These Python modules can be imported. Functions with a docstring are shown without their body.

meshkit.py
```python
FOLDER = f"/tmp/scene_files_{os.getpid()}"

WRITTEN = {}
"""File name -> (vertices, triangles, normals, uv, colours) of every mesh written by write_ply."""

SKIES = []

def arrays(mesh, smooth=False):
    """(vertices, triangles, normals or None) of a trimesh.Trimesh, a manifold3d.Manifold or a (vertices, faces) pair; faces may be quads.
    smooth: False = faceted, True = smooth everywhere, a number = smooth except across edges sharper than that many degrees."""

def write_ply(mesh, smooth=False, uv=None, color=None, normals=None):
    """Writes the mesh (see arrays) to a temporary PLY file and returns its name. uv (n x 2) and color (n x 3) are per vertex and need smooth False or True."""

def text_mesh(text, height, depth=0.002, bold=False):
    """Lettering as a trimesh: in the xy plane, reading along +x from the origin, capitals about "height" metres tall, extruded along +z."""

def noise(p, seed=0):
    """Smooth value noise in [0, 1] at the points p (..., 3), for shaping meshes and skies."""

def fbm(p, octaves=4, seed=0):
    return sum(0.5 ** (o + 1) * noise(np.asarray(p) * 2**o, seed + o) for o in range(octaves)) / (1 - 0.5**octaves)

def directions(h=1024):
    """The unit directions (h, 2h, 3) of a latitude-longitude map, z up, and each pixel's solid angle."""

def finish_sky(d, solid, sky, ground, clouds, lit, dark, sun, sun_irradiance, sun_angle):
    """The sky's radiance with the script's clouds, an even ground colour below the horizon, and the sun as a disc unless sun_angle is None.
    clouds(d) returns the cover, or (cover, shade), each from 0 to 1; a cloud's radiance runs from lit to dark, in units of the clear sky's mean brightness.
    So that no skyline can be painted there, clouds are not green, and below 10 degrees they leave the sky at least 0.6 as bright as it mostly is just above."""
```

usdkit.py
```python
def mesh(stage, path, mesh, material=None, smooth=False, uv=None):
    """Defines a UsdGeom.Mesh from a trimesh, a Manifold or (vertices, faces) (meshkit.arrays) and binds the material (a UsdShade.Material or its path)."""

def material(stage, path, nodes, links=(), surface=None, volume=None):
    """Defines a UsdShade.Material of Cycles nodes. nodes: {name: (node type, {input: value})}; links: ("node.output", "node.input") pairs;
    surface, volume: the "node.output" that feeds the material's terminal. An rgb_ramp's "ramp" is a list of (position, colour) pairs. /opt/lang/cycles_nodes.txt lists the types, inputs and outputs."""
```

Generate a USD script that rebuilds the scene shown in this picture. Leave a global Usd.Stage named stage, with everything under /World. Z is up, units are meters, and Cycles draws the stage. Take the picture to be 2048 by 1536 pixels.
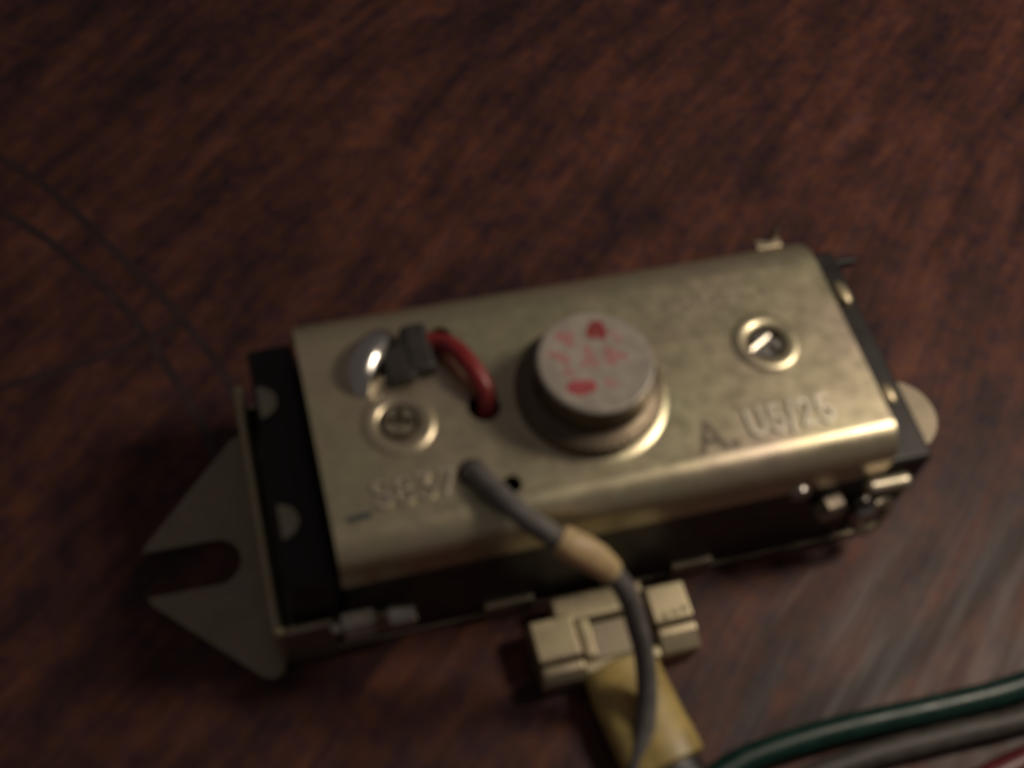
import math
import numpy as np
import trimesh
import manifold3d as m3
from manifold3d import Manifold, CrossSection
from shapely.geometry import Polygon, LineString, Point
import shapely.affinity as aff
import usdkit
import meshkit
from pxr import Usd, UsdGeom, UsdLux, UsdShade, Gf, Sdf, Vt

stage = Usd.Stage.CreateInMemory()
UsdGeom.SetStageUpAxis(stage, UsdGeom.Tokens.z)
UsdGeom.SetStageMetersPerUnit(stage, 1.0)
UsdGeom.Xform.Define(stage, '/World')
UsdGeom.Scope.Define(stage, '/World/Looks')
MM = 0.001          # all shapes below are written in millimetres

# ------------------------------------------------------------------ camera
cam = UsdGeom.Camera.Define(stage, '/World/camera')
CAM = np.array([-4.425, -61.94, 173.33]) * MM
RIGHT = [0.96434412, -0.25293283, 0.07788068]
DOWN = [-0.17638092, -0.83363662, -0.52339255]
FWD = [0.19730735, 0.49099386, -0.84852509]
M = Gf.Matrix4d(*RIGHT, 0, *[-c for c in DOWN], 0, *[-c for c in FWD], 0, *CAM.tolist(), 1)
cam.AddTransformOp().Set(M)
cam.CreateHorizontalApertureAttr(36.0)
cam.CreateVerticalApertureAttr(27.0)
cam.CreateFocalLengthAttr(36.0 * 2365.1 / 2048)
cam.CreateClippingRangeAttr(Gf.Vec2f(0.005, 50))
cam.CreateFStopAttr(29.0)
cam.CreateFocusDistanceAttr(3.0)      # a phone lens resting near infinity: the close subject is soft
cam.CreateExposureAttr(0.0)

# ------------------------------------------------------------------ light
lamp = UsdLux.SphereLight.Define(stage, '/World/table_lamp_light')
lamp.CreateRadiusAttr(0.030)
lamp.CreateIntensityAttr(1.0)
lamp.CreateExposureAttr(0.0)
lamp.CreateNormalizeAttr(True)
lamp.CreateIntensityAttr(0.41)
lamp.CreateColorAttr(Gf.Vec3f(1.0, 0.86, 0.69))
lamp.AddTranslateOp().Set(Gf.Vec3d(0.205, 0.012, 0.215))
room = UsdLux.DomeLight.Define(stage, '/World/room_light')
room.CreateIntensityAttr(0.020)
room.CreateColorAttr(Gf.Vec3f(1.0, 0.86, 0.82))

# ------------------------------------------------------------------ materials
def L(name):
    return '/World/Looks/' + name


def wood():
    n = {
        'g': ('geometry', {}),
        'm': ('mapping', {'rotation': (0, 0, math.radians(-43)), 'scale': (1, 1, 1)}),
        'w': ('noise_texture', {'scale': 14, 'detail': 2}),
        'wa': ('vector_math', {'math_type': 'multiply_add', 'vector2': (0.006, 0.012, 0), 'vector3': (0, 0, 0)}),
        's1': ('mapping', {'scale': (26, 230, 1)}),
        'n1': ('noise_texture', {'scale': 1, 'detail': 3, 'roughness': 0.6}),
        's2': ('mapping', {'scale': (60, 700, 1)}),
        'n2': ('noise_texture', {'scale': 1, 'detail': 2, 'roughness': 0.6}),
        's3': ('mapping', {'scale': (18, 60, 1)}),
        'n3': ('noise_texture', {'scale': 1, 'detail': 3}),
        's5': ('mapping', {'scale': (75, 150, 1)}),
        'n5': ('noise_texture', {'scale': 1, 'detail': 4, 'roughness': 0.62}),
        'a5': ('math', {'math_type': 'multiply_add', 'value2': 0.46}),
        'n4': ('noise_texture', {'scale': 320, 'detail': 2}),
        'a1': ('math', {'math_type': 'multiply_add', 'value2': 0.32, 'value3': -0.015}),
        'a2': ('math', {'math_type': 'multiply_add', 'value2': 0.11}),
        'a3': ('math', {'math_type': 'multiply_add', 'value2': 0.30}),
        'r': ('rgb_ramp', {'ramp': [(0.38, (0.019, 0.013, 0.016)), (0.49, (0.043, 0.021, 0.022)), (0.58, (0.076, 0.030, 0.026)), (0.67, (0.120, 0.045, 0.034)), (0.82, (0.180, 0.072, 0.050))]}),
        'hs': ('rgb_ramp', {'ramp': [(0.32, (0.72, 0.78, 1.05)), (0.5, (1, 1, 1)), (0.68, (1.15, 1.1, 0.8))]}),
        'mx': ('mix_color', {'blend_type': 'multiply', 'fac': 1.0, 'use_clamp': False}),
        'b': ('bump', {'strength': 0.35, 'distance': 0.0002}),
        'rr': ('map_range', {'from_min': 0.3, 'from_max': 0.7, 'to_min': 0.36, 'to_max': 0.58}),
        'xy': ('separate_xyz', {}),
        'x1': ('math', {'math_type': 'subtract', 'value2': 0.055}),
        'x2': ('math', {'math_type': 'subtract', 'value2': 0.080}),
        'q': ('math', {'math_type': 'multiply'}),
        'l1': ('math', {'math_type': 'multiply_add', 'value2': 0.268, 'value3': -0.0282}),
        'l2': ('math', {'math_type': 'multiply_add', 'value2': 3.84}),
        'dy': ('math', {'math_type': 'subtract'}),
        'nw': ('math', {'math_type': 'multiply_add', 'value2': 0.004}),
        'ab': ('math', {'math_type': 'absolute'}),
        'band': ('map_range', {'range_type': 'smoothstep', 'from_min': 0.0012, 'from_max': 0.0038, 'to_min': 0.75, 'to_max': 0.0, 'clamp': True}),  # soft-edged dark band along a curve, fading in along x
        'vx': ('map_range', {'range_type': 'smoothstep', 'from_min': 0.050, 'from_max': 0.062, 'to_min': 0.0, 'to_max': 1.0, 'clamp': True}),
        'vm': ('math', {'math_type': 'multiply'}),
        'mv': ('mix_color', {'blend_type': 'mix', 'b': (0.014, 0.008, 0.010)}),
        'p': ('principled_bsdf', {'specular_ior_level': 0.22}),
    }
    l = [('g.position', 'm.vector'), ('m.vector', 'w.vector'), ('w.color', 'wa.vector1'), ('m.vector', 'wa.vector3'),
         ('wa.vector', 's1.vector'), ('wa.vector', 's2.vector'), ('wa.vector', 's3.vector'), ('s1.vector', 'n1.vector'), ('s2.vector', 'n2.vector'), ('s3.vector', 'n3.vector'), ('g.position', 'n4.vector'),
         ('n1.fac', 'a1.value1'), ('n2.fac', 'a2.value1'), ('a1.value', 'a2.value3'), ('n3.fac', 'a3.value1'), ('a2.value', 'a3.value3'),
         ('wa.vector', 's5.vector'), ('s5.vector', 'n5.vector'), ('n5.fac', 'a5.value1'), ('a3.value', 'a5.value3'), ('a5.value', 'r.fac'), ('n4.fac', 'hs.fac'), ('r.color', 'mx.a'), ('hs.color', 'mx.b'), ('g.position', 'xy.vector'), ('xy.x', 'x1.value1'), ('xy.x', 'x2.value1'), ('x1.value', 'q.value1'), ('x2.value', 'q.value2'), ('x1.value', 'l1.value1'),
         ('q.value', 'l2.value1'), ('l1.value', 'l2.value3'), ('xy.y', 'dy.value1'), ('l2.value', 'dy.value2'), ('n3.fac', 'nw.value1'), ('dy.value', 'nw.value3'), ('nw.value', 'ab.value1'), ('ab.value', 'band.value'),
         ('xy.x', 'vx.value'), ('band.result', 'vm.value1'), ('vx.result', 'vm.value2'), ('vm.value', 'mv.fac'), ('mx.result', 'mv.a'), ('mv.result', 'p.base_color'),
         ('n2.fac', 'b.height'), ('b.normal', 'p.normal'), ('n1.fac', 'rr.value'), ('rr.result', 'p.roughness')]
    return usdkit.material(stage, L('dark_red_wood'), n, l, surface='p.BSDF')


def metal(name, c1, c2, c3, rough=(0.30, 0.45), metallic=0.87, scale=110, brushed=True, bump=0.1):
    n = {
        'g': ('geometry', {}),
        'n1': ('noise_texture', {'scale': scale, 'detail': 3, 'roughness': 0.6}),
        'r': ('rgb_ramp', {'ramp': [(0.35, c1), (0.5, c2), (0.66, c3)]}),
        'm': ('mapping', {'scale': (120, 2600, 2600)}),
        'n2': ('noise_texture', {'scale': 1, 'detail': 2}),
        'n3': ('noise_texture', {'scale': 420, 'detail': 3}),
        'rr': ('map_range', {'from_min': 0.3, 'from_max': 0.7, 'to_min': rough[0], 'to_max': rough[1]}),
        'b': ('bump', {'strength': bump, 'distance': 0.0002}),
        'p': ('principled_bsdf', {'metallic': metallic, 'anisotropic': 0.0}),
    }
    l = [('g.position', 'n1.vector'), ('n1.fac', 'r.fac'), ('r.color', 'p.base_color'), ('g.position', 'm.vector'), ('m.vector', 'n2.vector'), ('g.position', 'n3.vector'),
         ('n3.fac', 'rr.value'), ('rr.result', 'p.roughness'), ('n2.fac' if brushed else 'n3.fac', 'b.height'), ('b.normal', 'p.normal')]
    return usdkit.material(stage, L(name), n, l, surface='p.BSDF')


def plain(name, c, rough=0.5, metallic=0.0, var=0.25, scale=300, sub=0.0, spec=0.5):
    c = np.array(c, float)
    n = {
        'g': ('geometry', {}),
        'n1': ('noise_texture', {'scale': scale, 'detail': 3}),
        'r': ('rgb_ramp', {'ramp': [(0.3, tuple(c * (1 - var))), (0.7, tuple(c * (1 + var)))]}),
        'rr': ('map_range', {'from_min': 0.3, 'from_max': 0.7, 'to_min': rough - 0.07, 'to_max': rough + 0.07}),
        'b': ('bump', {'strength': 0.15, 'distance': 0.0002}),
        'p': ('principled_bsdf', {'metallic': metallic, 'subsurface_weight': sub, 'subsurface_scale': 0.001, 'specular_ior_level': spec}),
    }
    l = [('g.position', 'n1.vector'), ('n1.fac', 'r.fac'), ('r.color', 'p.base_color'), ('n1.fac', 'rr.value'), ('rr.result', 'p.roughness'), ('n1.fac', 'b.height'), ('b.normal', 'p.normal')]
    return usdkit.material(stage, L(name), n, l, surface='p.BSDF')


MAT = dict(
    wood=wood(),
    inlay=plain('dark_inlay_wood', (0.036, 0.018, 0.018), 0.5),
    cover=metal('yellowed_zinc_plate', (0.57, 0.53, 0.35), (0.61, 0.53, 0.37), (0.60, 0.50, 0.385), rough=(0.30, 0.40), scale=55, metallic=0.83),
    lit_letters=metal('lit_raised_metal', (0.70, 0.66, 0.53), (0.73, 0.67, 0.55), (0.72, 0.65, 0.56), rough=(0.36, 0.46), scale=300, brushed=False),  # cover metal made lighter: highlights on the raised letters put into the colour
    zinc=metal('dull_zinc', (0.40, 0.37, 0.27), (0.44, 0.39, 0.29), (0.42, 0.37, 0.30), rough=(0.35, 0.5), scale=300, brushed=False),
    cast=metal('pale_cast_metal', (0.48, 0.43, 0.275), (0.52, 0.44, 0.29), (0.50, 0.42, 0.30), rough=(0.38, 0.5), metallic=0.8, scale=300, brushed=False),
    tray=metal('grey_tray_metal', (0.30, 0.26, 0.19), (0.34, 0.285, 0.21), (0.32, 0.27, 0.22), rough=(0.42, 0.55), scale=150, brushed=False),
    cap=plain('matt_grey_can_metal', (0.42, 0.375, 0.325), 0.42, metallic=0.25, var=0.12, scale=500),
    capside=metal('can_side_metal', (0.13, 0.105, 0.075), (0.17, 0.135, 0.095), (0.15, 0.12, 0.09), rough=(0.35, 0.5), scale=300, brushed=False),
    bright=metal('bright_polished_metal', (0.72, 0.70, 0.66), (0.75, 0.72, 0.67), (0.74, 0.70, 0.66), rough=(0.2, 0.27), metallic=1.0, brushed=False, bump=0.03),
    bolt=metal('bolt_steel', (0.50, 0.48, 0.44), (0.54, 0.51, 0.46), (0.52, 0.49, 0.45), rough=(0.22, 0.34), metallic=1.0, brushed=False),
    black=plain('black_moulded_resin', (0.021, 0.016, 0.015), 0.45, spec=0.4),
    clip=plain('dark_grey_terminal', (0.036, 0.031, 0.028), 0.5),
    red=plain('red_wire_plastic', (0.25, 0.024, 0.026), 0.4, scale=600, var=0.15),
    redink=plain('red_ink', (0.40, 0.075, 0.085), 0.5, scale=1500, var=0.3),
    redink2=plain('dark_red_ink', (0.26, 0.035, 0.035), 0.5, scale=1500, var=0.3),
    redink3=plain('faded_red_ink', (0.42, 0.20, 0.185), 0.5, scale=1500, var=0.25),
    stain=plain('brown_faded_print', (0.42, 0.36, 0.27), 0.45, metallic=0.8, scale=900, var=0.3),
    printdark=plain('dark_brown_print', (0.17, 0.14, 0.10), 0.5, metallic=0.4, scale=900, var=0.3),
    mark=plain('dark_blue_grey_paint', (0.05, 0.055, 0.065), 0.5),
    grey=plain('grey_cable_plastic', (0.15, 0.14, 0.135), 0.42, scale=500, var=0.2),
    sleeve=plain('amber_sleeve_plastic', (0.56, 0.41, 0.22), 0.5, sub=0.15, scale=400, var=0.15),
    sleeve2=plain('yellow_sleeve_plastic', (0.45, 0.335, 0.115), 0.45, sub=0.15, scale=250, var=0.25),
    teal=plain('dark_green_wire_plastic', (0.002, 0.028, 0.022), 0.4, scale=400, var=0.2),
    pale=plain('pale_grey_braid', (0.06, 0.052, 0.047), 0.55, scale=420, var=0.35),
    maroon=plain('dark_red_wire_plastic', (0.11, 0.014, 0.020), 0.42, scale=400, var=0.2),
)

# ------------------------------------------------------------------ helpers
USED = {}


def numbered(path):
    k = USED.get(path, 0)
    USED[path] = k + 1
    return path if k == 0 else f'{path}_{k:03d}'


def thing(name, label, cat, base=(0, 0, 0)):
    path = numbered('/World/' + name)
    x = UsdGeom.Xform.Define(stage, path)
    x.AddTranslateOp().Set(Gf.Vec3d(*[float(b) * MM for b in base]))
    p = x.GetPrim()
    p.SetCustomDataByKey('label', label)
    p.SetCustomDataByKey('category', cat)
    return [path, np.array(base, float)]


def part(parent, name, mesh, mat, smooth=35, label=None):
    """One mesh of the scene under its thing or part; mesh in millimetres of the scene."""
    path = numbered(parent[0] + '/' + name)
    if hasattr(mesh, 'to_mesh'):
        mm = mesh.to_mesh()
        mesh = trimesh.Trimesh(np.array(mm.vert_properties[:, :3]), np.array(mm.tri_verts), process=True)
    mesh = mesh.copy()
    mesh.vertices = (np.asarray(mesh.vertices) - parent[1]) * MM
    p = usdkit.mesh(stage, path, mesh, MAT[mat], smooth=smooth).GetPrim()
    if label:
        p.SetCustomDataByKey('label', label)
    return [path, parent[1]]


def cat(ms):
    return trimesh.util.concatenate(ms)


def rbox(x0, x1, y0, y1, z0, z1, r=0.3, seg=12):
    """A box with rounded edges."""
    r = min(r, (x1 - x0) / 2 - 1e-3, (y1 - y0) / 2 - 1e-3, (z1 - z0) / 2 - 1e-3)
    s = Manifold.sphere(r, seg)
    return Manifold.batch_hull([s.translate((x, y, z)) for x in (x0 + r, x1 - r) for y in (y0 + r, y1 - r) for z in (z0 + r, z1 - r)])


def frame(axis):
    a = np.asarray(axis, float)
    a /= np.linalg.norm(a)
    u = np.cross(a, [0, 0, 1.0] if abs(a[2]) < 0.9 else [1.0, 0, 0])
    u /= np.linalg.norm(u)
    return a, u, np.cross(a, u)


def cyl(p, axis, r, h, n=32, ch=0.25):
    """A cylinder with chamfered rims from p along axis (n = 6 makes a hexagon)."""
    return lathe(p, axis, [(0, 0), (r - ch, 0), (r, ch), (r, h - ch), (r - ch, h), (0, h)], n)


def lathe(p, axis, prof, n=64, tooth=0.0):
    a, u, v = frame(axis)
    prof = np.array(prof, float)
    th = np.arange(n) * 2 * np.pi / n
    V, F = [], []
    for i, (r, h) in enumerate(prof):
        for k, t in enumerate(th):
            rr = r + (tooth if (k % 2 and tooth and 0.2 < h < 2.4 and r > 9.6) else 0)
            V.append(np.asarray(p) + a * h + rr * (math.cos(t) * u + math.sin(t) * v))
    m = len(prof)
    for i in range(m - 1):
        for k in range(n):
            k2 = (k + 1) % n
            F.append((i * n + k, i * n + k2, (i + 1) * n + k2))
            F.append((i * n + k, (i + 1) * n + k2, (i + 1) * n + k))
    t = trimesh.Trimesh(np.array(V), np.array(F), process=False)
    t.merge_vertices()
    t.update_faces(t.nondegenerate_faces())
    t.fix_normals()
    return t


def spline(pts, per=10):
    p = np.array(pts, float)
    q = np.vstack([2 * p[0] - p[1], p, 2 * p[-1] - p[-2]])
    out = []
    for i in range(1, len(q) - 2):
        for s in np.linspace(0, 1, per, endpoint=False):
            a, b, c, d = q[i - 1:i + 3]
            out.append(0.5 * ((2 * b) + (c - a) * s + (2 * a - 5 * b + 4 * c - d) * s * s + (3 * b - a - 3 * c + d) * s ** 3))
    out.append(p[-1])
    return np.array(out)


def tube(pts, rad, per=10, n=20, flat=1.0, wob=0.0, seed=0, braid=0.0):
    """A swept round (or flattened) tube with capped, rounded ends."""
    c = spline(pts, per)
    L_ = np.r_[0, np.cumsum(np.linalg.norm(np.diff(c, axis=0), axis=1))]
    rr = np.interp(L_ / L_[-1], np.linspace(0, 1, len(np.atleast_1d(rad))), np.atleast_1d(rad)) if np.ndim(rad) else np.full(len(c), float(rad))
    t = np.gradient(c, axis=0)
    t /= np.linalg.norm(t, axis=1, keepdims=True)
    V, F = [], []
    for i in range(len(c)):
        side = np.cross(t[i], [0, 0, 1.0])
        if np.linalg.norm(side) < 0.15:
            side = np.array([1.0, 0, 0])
        side /= np.linalg.norm(side)
        up = np.cross(side, t[i])
        for k in range(n):
            a = 2 * np.pi * k / n
            w = 1 + wob * (meshkit.noise(np.array([L_[i] * 0.25, math.cos(a) * 1.2, math.sin(a) * 1.2]), seed) - 0.5) * 2
            w *= 1 + braid * math.sin(3 * a + L_[i] * 1.6)
            V.append(c[i] + rr[i] * w * (math.cos(a) * side + flat * math.sin(a) * up))
    for i in range(len(c) - 1):
        for k in range(n):
            k2 = (k + 1) % n
            F += [(i * n + k, i * n + k2, (i + 1) * n + k2), (i * n + k, (i + 1) * n + k2, (i + 1) * n + k)]
    e0, e1 = len(V), len(V) + 1
    V += [c[0] - t[0] * rr[0] * 0.3, c[-1] + t[-1] * rr[-1] * 0.3]
    for k in range(n):
        k2 = (k + 1) % n
        F += [(e0, k2, k), (e1, (len(c) - 1) * n + k, (len(c) - 1) * n + k2)]
    m = trimesh.Trimesh(np.array(V), np.array(F), process=False)
    m.fix_normals()
    return m


def slab(poly, z0, h):
    """A flat plate: shapely polygon extruded from z0 by h."""
    ps = getattr(poly, 'geoms', [poly])
    m = cat([trimesh.creation.extrude_polygon(g, h, engine='earcut') for g in ps])
    m.apply_translation([0, 0, z0])
    return m


def lettering(text, x, y, z, height, depth, width=None, bold=True, slant=0.0):
    m = meshkit.text_mesh(text, height, depth, bold=bold)
    b = m.bounds
    m.apply_translation([-b[0][0], 0, 0])
    if width:
        m.vertices[:, 0] *= width / (b[1][0] - b[0][0])
    m.vertices[:, 0] += slant * m.vertices[:, 1]
    m.apply_translation([x, y, z])
    return m


H, W, LEN = 32.45, 40.2, 80.0

# ------------------------------------------------------------------ the tabletop (setting)
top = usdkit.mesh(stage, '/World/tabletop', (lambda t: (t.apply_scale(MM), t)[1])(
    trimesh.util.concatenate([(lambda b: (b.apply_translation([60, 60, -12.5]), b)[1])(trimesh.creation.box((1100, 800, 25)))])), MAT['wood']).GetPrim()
for k, v in (('label', 'dark red brown polished wooden tabletop under the device'), ('category', 'table'), ('kind', 'structure')):
    top.SetCustomDataByKey(k, v)
TABLE = ['/World/tabletop', np.zeros(3)]


def inlay(pts, w):
    c = spline(pts, 12)[:, :2]
    part(TABLE, 'inlay_line', slab(LineString(c).buffer(w / 2, cap_style=2), -0.3, 0.33), 'inlay')


inlay([(-66, 108), (-51.3, 98), (-40, 87), (-32.9, 77.2), (-26.5, 67.2), (-23.4, 60.5), (-20.1, 52), (-17.0, 43), (-14, 30)], 1.7)
inlay([(-52, 112), (-40.6, 101), (-34.1, 92), (-28.2, 82), (-21.4, 71), (-16.8, 62.3), (-12.6, 53), (-10.4, 45), (-7, 28)], 1.7)
inlay([(-62, 53), (-36.4, 57.0), (-29.0, 58.8), (-24.3, 60.0)], 1.5)
inlay([(-22.5, 60.7), (-18.0, 62.4)], 1.5)

# ------------------------------------------------------------------ the regulator
reg = thing('voltage_regulator', 'small yellowed metal box on a black core with round can and screws on top', 'regulator', (40, 18, 0))

# cover: one bent sheet, open at both ends
R_ = 4.3
RF = 7.5
Y0 = -1.5
def arc(cx, cy, r, a0, a1, n=14):
    return [(cx + r * math.cos(t), cy + r * math.sin(t)) for t in np.linspace(a0, a1, n)]
TH = 1.2
ZS = 23.4
prof = [(0, ZS)] + [(0, H - R_ - 4)] + arc(R_, H - R_, R_, math.pi, math.pi / 2) + arc(W - RF, H - RF, RF, math.pi / 2, 0) + [(W, ZS), (W - TH, ZS)]
prof += arc(W - RF, H - RF, RF - TH, 0, math.pi / 2) + arc(R_, H - R_, R_ - TH, math.pi / 2, math.pi) + [(TH, ZS)]
cs = CrossSection([prof], m3.FillRule.NonZero)
cov = Manifold.extrude(cs, LEN)                         # (y, z, x) -> (x, y, z)
cov = cov.transform(np.array([[0, 0, 1, 0], [1, 0, 0, 0], [0, 1, 0, 0]], float))
cov = cov.translate((0, Y0, 0))
for hx, hy, hr in ((19.6, 7.2, 2.1), (24.4, 4.4, 1.3), (23.6, 16.8, 2.3), (20.2, 29.4, 1.7)):
    cov = cov - Manifold.cylinder(20, hr, hr, 32).translate((hx, hy, H - 10))
for ex, ey in ((11.6, 16.8), (66.7, 18.8)):
    cov = cov - Manifold.cylinder(8, 2.8, 2.8, 32).translate((ex, ey, H - 4))
cover = part(reg, 'cover', cov, 'cover')

# stamped writing on the cover
part(cover, 'stamped_number', lettering('S837', 6.0, 4.6, H - 0.05, 3.9, 0.42, 11.2, bold=False), 'lit_letters')
part(cover, 'stamped_number', lettering('U5/25', 59.0, 4.2, H - 0.05, 4.3, 0.42, 13.0), 'lit_letters')
part(cover, 'stamped_letter', lettering('A.', 50.9, 3.3, H - 0.05, 4.6, 0.08, 6.0), 'printdark')
part(cover, 'paint_mark', slab(LineString([(2.3, 3.9), (5.0, 4.1)]).buffer(0.45), H - 0.02, 0.05), 'mark')
pr = []
rg = np.random.default_rng(4)
for i in range(11):
    x = 54.2 + i * 1.45
    pr.append(slab(aff.rotate(Polygon([(x, 26.6), (x + 0.9 + 0.3 * rg.random(), 26.7), (x + 0.9, 28.5), (x + 0.1, 28.6)]), rg.uniform(-8, 8)), H - 0.02, 0.04))
part(cover, 'faded_print', cat(pr), 'stain')

# black core: one block inside the cover, wider end plates
part(reg, 'core_block', rbox(-0.25, 80.25, 1.7, W - 6.0, 2.2, 26.0, 0.4), 'black')
part(reg, 'side_panel', rbox(0.6, 79.4, -1.35, 1.3, 1.5, 23.2, 0.35), 'black')
part(reg, 'side_panel', rbox(0.6, 79.4, 34.6, 37.2, 1.5, 23.2, 0.35), 'black')
part(reg, 'end_plate', rbox(-7.0, -0.3, -0.3, 38.4, 1.4, 24.0, 0.7), 'black')
part(reg, 'end_plate', rbox(80.3, 88.2, -1.0, 38.2, 1.4, 25.0, 0.9), 'black')
def dee(cx, cy, r, z, flip=1):
    d = Point(cx, cy).buffer(r, 24).intersection(Polygon([(cx, cy - 9), (cx + flip * 9, cy - 9), (cx + flip * 9, cy + 9), (cx, cy + 9)]))
    return slab(d, z, 0.8)
for cy in (28.7, 9.4):
    part(reg, 'rivet_end', dee(-6.5, cy, 2.6, 23.7), 'zinc')
for cx, cy, ln in ((85.9, 29.2, 2.4), (85.3, 10.2, 2.0)):
    a = lathe((0, 0, 24.8), (0, 0, 1), [(1.0, 0), (1.0, 0.6), (0.8, 1.0), (0.4, 1.2), (0, 1.25)], 32)
    a.vertices[:, 0] *= 1.25
    a.vertices[:, 1] *= ln
    a.apply_transform(trimesh.transformations.rotation_matrix(0.12, (0, 0, 1)))
    a.apply_translation((cx, cy, 0))
    part(reg, 'rivet_end', a, 'cast')
part(reg, 'locating_pin', rbox(88.0, 92.8, 36.6, 38.0, 20.8, 22.6, 0.4), 'black')

# tray and mounting ears
tray = part(reg, 'tray', cat([
    (lambda m: trimesh.Trimesh(np.array(m.to_mesh().vert_properties[:, :3]), np.array(m.to_mesh().tri_verts)))(q) for q in (
        rbox(-10.2, 85.0, -1.6, 39.0, 0.1, 1.35, 0.3),
        rbox(-9.0, -1.6, -2.2, -0.95, 0.45, 12.8, 0.45),
        rbox(20.6, 28.4, -2.25, -1.0, 0.5, 5.3, 0.3),
        rbox(50.6, 57.4, -2.25, -1.0, 0.5, 4.9, 0.3),
        rbox(-9.0, 84.5, 38.2, 39.3, 0.45, 7.0, 0.4))]), 'tray')
part(reg, 'tray_wall', rbox(-10.3, -8.6, -2.1, 39.7, 0.4, 13.0, 0.7), 'cast')  # paler metal than the tray stands in for light on this wall
ear = Polygon([(-27.9, 20.0), (-27.0, 21.3), (-12.3, 36.6), (-9.6, 38.0), (-9.6, -3.2), (-11.2, -4.2), (-12.9, -3.6), (-27.4, 11.2), (-27.7, 12.3)])
ear = ear.buffer(0.5).buffer(-0.5).difference(LineString([(-36, 16.2), (-17.2, 15.9)]).buffer(3.75, 24))
part(reg, 'mounting_ear', slab(ear, 0.06, 1.3), 'tray')
ear2 = Point(99.6, 17.4).buffer(7.0, 32).union(Polygon([(88.3, 9.2), (99.6, 10.4), (99.6, 24.4), (88.3, 25.6)])).difference(Point(99.2, 17.4).buffer(2.9, 24))
part(reg, 'mounting_ear', slab(ear2, 0.06, 1.4), 'tray')

# round can on top
CX, CY = 38.4, 15.9
part(reg, 'collar', lathe((CX, CY, H), (0, 0, 1), [(11.6, -0.1), (11.5, 0.02), (11.1, 0.14), (10.5, 0.34), (9.8, 0.38), (9.8, -0.1)], 96), 'cover')
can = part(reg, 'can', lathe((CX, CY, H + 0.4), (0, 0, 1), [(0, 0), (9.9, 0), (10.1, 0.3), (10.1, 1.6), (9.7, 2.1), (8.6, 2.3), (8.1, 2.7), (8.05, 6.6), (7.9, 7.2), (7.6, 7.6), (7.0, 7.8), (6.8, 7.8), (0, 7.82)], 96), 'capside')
part(can, 'can_top', lathe((CX, CY, H + 0.4), (0, 0, 1), [(0, 7.5), (8.05, 7.4), (8.08, 7.68), (7.85, 7.95), (7.6, 8.04), (7.3, 7.96), (0, 7.96)], 72), 'cap')
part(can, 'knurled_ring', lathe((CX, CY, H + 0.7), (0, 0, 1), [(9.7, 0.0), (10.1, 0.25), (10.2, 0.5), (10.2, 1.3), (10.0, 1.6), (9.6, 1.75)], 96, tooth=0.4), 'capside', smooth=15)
ZT = H + 0.4 + 7.95
def ink(polys, mat, name):
    part(can, name, slab(polys, ZT - 0.02, 0.05), mat)
from shapely.ops import unary_union
def stroke(pts, w):
    rg2 = np.random.default_rng(int(abs(pts[0][0] * 100) + abs(pts[0][1] * 10)))
    (x0, y0), (x1, y1) = pts
    out = []
    for k in range(16):
        t = rg2.random()
        out.append(Point(CX + x0 + (x1 - x0) * t + rg2.normal(0, 0.22), CY + y0 + (y1 - y0) * t + rg2.normal(0, 0.22)).buffer(w * rg2.uniform(0.22, 0.5), 5))
    return unary_union(out)
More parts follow.
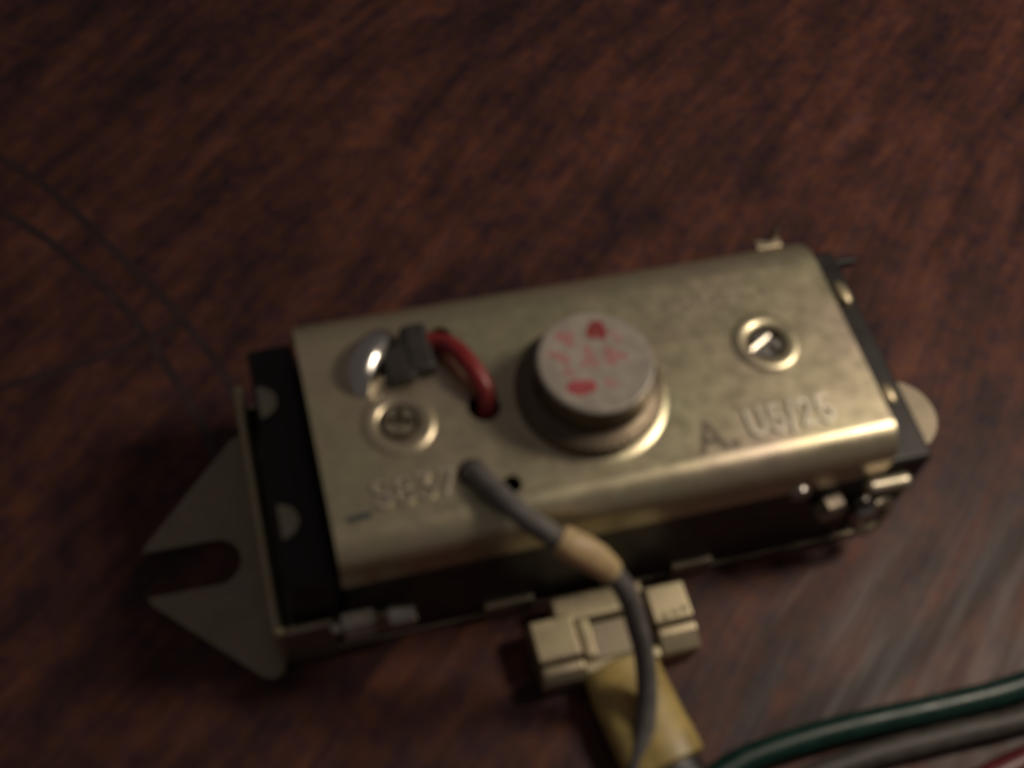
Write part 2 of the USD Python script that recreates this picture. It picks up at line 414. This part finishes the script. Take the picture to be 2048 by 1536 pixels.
# positions on the lid, millimetres from its centre
ink(stroke([(-3.9, 5.2), (-2.6, 3.0)], 1.3).union(stroke([(-3.2, 4.1), (-1.9, 4.9)], 0.9)), 'redink3', 'printed_mark')
ink(stroke([(0.6, 3.7), (1.2, 6.2)], 1.0).union(stroke([(1.2, 6.2), (2.0, 3.5)], 1.0)).union(stroke([(2.0, 3.5), (2.4, 5.8)], 1.0)), 'redink2', 'printed_mark')
ink(stroke([(-5.6, 2.2), (-4.0, 1.2)], 1.3), 'redink3', 'printed_mark')
ink(stroke([(-0.6, 2.2), (-0.9, -0.4)], 1.0).union(stroke([(-2.0, 0.1), (0.2, -0.3)], 0.8)), 'redink3', 'printed_mark')
ink(stroke([(2.0, 1.6), (2.0, -1.2)], 1.0).union(stroke([(2.4, 1.2), (4.2, -0.3)], 0.9)).union(stroke([(2.0, 0.0), (3.6, 0.4)], 0.7)), 'redink3', 'printed_mark')
ink(stroke([(-4.2, -3.4), (-1.9, -3.7)], 2.3), 'redink', 'printed_mark')

ink(stroke([(3.6, 4.0), (4.4, 2.4)], 0.7), 'redink3', 'printed_mark')
ink(stroke([(0.2, -3.0), (1.6, -4.2)], 0.7), 'redink3', 'printed_mark')
ink(stroke([(-4.8, -0.6), (-3.6, -1.4)], 0.7), 'redink3', 'printed_mark')

# eyelets with screws
def eyelet(x, y, ang, hollow):
    e = part(reg, 'eyelet', lathe((x, y, H), (0, 0, 1), [(5.2, -0.3), (5.15, 0.12), (4.8, 0.4), (4.1, 0.52), (3.3, 0.42), (2.9, 0.15), (2.75, -0.6), (2.75, -3.5)], 64), 'cover')
    if hollow:
        head = Manifold.cylinder(1.6, 2.5, 2.2, 40).translate((0, 0, -1.7))
        head = head - Manifold.cube((5.6, 1.5, 2.0), True).translate((0, 0, 0.1)) - Manifold.cube((1.3, 2.8, 2.0), True).translate((0, -1.4, 0.1))
    else:
        head = Manifold.cylinder(2.0, 2.5, 2.2, 48).translate((0, 0, -1.4))
        for a in (0, 90):
            head = head - Manifold.cube((3.9, 0.95, 3.0), True).translate((0, 0, 0.5)).rotate((0, 0, a))
    part(e, 'screw', head.rotate((0, 0, ang)).translate((x, y, H - 0.05)), 'bolt' if hollow else 'zinc')
eyelet(11.6, 16.8, 76, False)
eyelet(66.7, 18.8, 28, True)

# terminal: polished stud, dark bridge and block, red lead
part(reg, 'terminal_lug', tube([(13.4, 31.0, H - 0.4), (11.7, 29.8, H + 1.1), (9.4, 27.3, H + 1.7), (7.9, 24.4, H + 1.2), (7.7, 22.2, H - 0.4)], [1.3, 2.0, 2.3, 2.1, 1.3], 10, n=32, flat=0.72), 'bright')
part(reg, 'terminal_block', rbox(14.4, 18.4, 23.0, 31.0, H - 0.1, H + 2.6, 0.9), 'clip')
part(reg, 'terminal_strap', rbox(11.2, 15.4, 22.2, 27.6, H + 0.3, H + 2.3, 0.6), 'clip')
part(reg, 'red_lead', tube([(18.0, 28.2, H + 1.1), (20.0, 27.2, H + 1.8), (21.6, 25.0, H + 2.6), (23.0, 21.6, H + 2.7), (24.1, 18.5, H + 1.5), (24.2, 16.9, H - 0.4), (23.8, 16.4, H - 3.5)], 1.38, 8), 'red')

# grey cable out of the cover with its amber sleeve
CAB = [(19.4, 7.6, H - 3.0), (19.7, 7.2, H + 0.1), (20.8, 4.7, H + 1.6), (24.2, -1.2, 34.4), (28.0, -5.4, 34.0), (31.6, -7.8, 32.6), (34.6, -9.6, 29.3), (36.8, -11.4, 25.0), (38.2, -13.7, 20.0), (39.6, -17.6, 13.0), (39.0, -23.0, 7.6), (36.2, -29.4, 4.2), (32.0, -37.0, 2.4), (27.0, -46.0, 1.9), (20.0, -58.0, 1.8)]
cable = part(reg, 'cable', tube(CAB, 1.5, 8, wob=0.02), 'grey')
c = spline(CAB, 8)
part(cable, 'cable_sleeve', tube(c[32:49:3], [2.05, 2.2, 2.15, 2.1, 2.1, 1.95, 1.85], 5, wob=0.05, seed=3), 'sleeve')

# bolts and lugs at the corners
def bolt_x(y, z, x0, parts):
    for (x, r, h, n) in parts:
        part(reg, 'bolt' if n > 6 else 'nut', cyl((x0 + x, y, z), (1, 0, 0), r, h, n, 0.35), 'bolt')
bolt_x(-4.2, 16.6, -0.8, [(0.0, 2.1, 4.6, 6), (6.2, 1.9, 4.0, 28), (-1.6, 1.0, 1.7, 20)])
part(reg, 'lug', rbox(0.2, 10.0, -2.6, -1.55, 6.0, 13.2, 0.4), 'tray')
part(reg, 'lug', rbox(76.6, 84.2, -4.1, -1.6, 21.4, 23.9, 1.15, 20), 'zinc')
part(reg, 'nut', cyl((72.8, -1.4, 17.4), (0.15, -1, 0), 2.7, 2.4, 6, 0.35), 'tray')
part(reg, 'bolt', cyl((79.0, -1.2, 15.0), (0, -1, 0), 2.3, 3.4, 28, 0.8), 'bolt')
part(reg, 'washer', lathe((82.6, -2.6, 10.4), (0.3, -1, 0.25), [(2.2, 0), (3.9, 0), (4.0, 0.2), (3.9, 0.7), (2.2, 0.7), (2.2, 0)], 40), 'zinc')
part(reg, 'rivet', lathe((66.6, -1.45, 23.2), (0, -1, 0), [(1.7, 0), (1.6, 0.5), (1.1, 0.9), (0, 1.1)], 28), 'bolt')
part(reg, 'lug', rbox(73.2, 77.8, 37.3, 39.3, 28.6, 29.5, 0.4), 'tray')
part(reg, 'bolt', cyl((76.6, 38.8, 29.2), (0, 0, 1), 0.4, 3.0, 20, 0.15), 'bolt')

# ------------------------------------------------------------------ connector on its sleeve
con = thing('wire_connector', 'pale metal connector with two square blocks on a yellow sleeve, below the device', 'connector', (38, -9, 0))
def wedge(x0, x1, y0, yc, y1, z, zl, r=0.5):
    s = Manifold.sphere(r, 12)
    pts = [(x, y, zz) for x in (x0 + r, x1 - r) for (y, zz) in ((y0 - r, 0.3 + r), (y0 - r, z - r), (yc, z - r), (y1 + r, zl), (y1 + r, 0.3 + r))]
    return Manifold.batch_hull([s.translate(p) for p in pts])
for x0, x1, y0, yc, y1, z in ((26.2, 33.0, -5.8, -12.3, -15.4, 6.0), (44.6, 51.0, -4.6, -10.6, -15.0, 6.6)):
    part(con, 'side_block', rbox(x0, x1, yc, y0, 0.3, z, 0.45), 'cast')
    part(con, 'front_lip', wedge(x0 + 0.1, x1 + 0.1, yc - 0.25, yc - 1.6, y1, z - 0.5, z - 2.2, 0.6), 'cast')
for q in range(3):
    part(con, 'stud', cyl((46.6 + q * 1.6, -9.7 + 0.25 * q, 6.4), (0, 0, 1), 0.45, 0.5, 12, 0.1), 'tray')
part(con, 'back_plate', rbox(30.2, 45.0, -7.2, -2.6, 0.4, 5.6, 0.7), 'cast')
part(con, 'centre_plate', rbox(33.2, 44.4, -13.4, -7.4, 0.4, 4.0, 0.3), 'tray')
part(con, 'cross_bar', rbox(32.6, 44.8, -15.2, -13.0, 0.4, 4.9, 0.6), 'cast')
part(con, 'key_rib', rbox(33.4, 35.4, -12.8, -6.4, 3.6, 5.3, 0.4), 'cast')
part(con, 'sleeve', tube([(38.4, -14.6, 3.1), (38.9, -19.5, 3.3), (39.7, -25.0, 3.4), (40.7, -30.2, 3.4)], [5.9, 6.0, 6.1, 6.1, 6.1], 10, n=36, flat=0.55, wob=0.03, seed=7), 'sleeve2')
part(con, 'wire_bundle', tube([(40.0, -26.5, 3.3), (40.9, -32.0, 3.2), (41.6, -35.0, 3.0), (42.6, -41.0, 2.6)], [5.5, 5.4, 5.0, 4.2], 8, n=24, flat=0.52, wob=0.12), 'black')

# ------------------------------------------------------------------ loose wires at the corner
g = thing('green_wire', 'dark green insulated wire lying along the bottom right corner', 'wire', (75, -31, 0))
part(g, 'insulation', tube([(34.0, -44.0, 1.9), (41.0, -36.6, 1.9), (49.0, -32.6, 2.0), (57, -31.3, 2.05), (69, -31.0, 2.1), (85.5, -31.5, 2.1), (98, -31.4, 2.1), (120, -29.5, 2.1), (150, -26, 2.1)], 2.05, 10, wob=0.015), 'teal')
g = thing('pale_cable', 'pale grey mottled cable between the green wire and the dark red one', 'cable', (80, -35.5, 0))
part(g, 'jacket', tube([(52, -37.5, 1.8), (60, -36.4, 1.9), (72, -35.6, 1.9), (84, -35.7, 1.9), (96, -36.0, 1.9), (120, -35, 1.9), (150, -32, 1.9)], 1.9, 14, n=24, wob=0.03), 'pale')
g = thing('dark_red_wire', 'dark red insulated wire, lowest at the bottom right corner', 'wire', (92, -41, 0))
part(g, 'insulation', tube([(76, -45, 2.2), (85, -43.2, 2.2), (96, -41.6, 2.2), (115, -41, 2.2), (150, -38, 2.2)], 2.2, 10, wob=0.015), 'maroon')
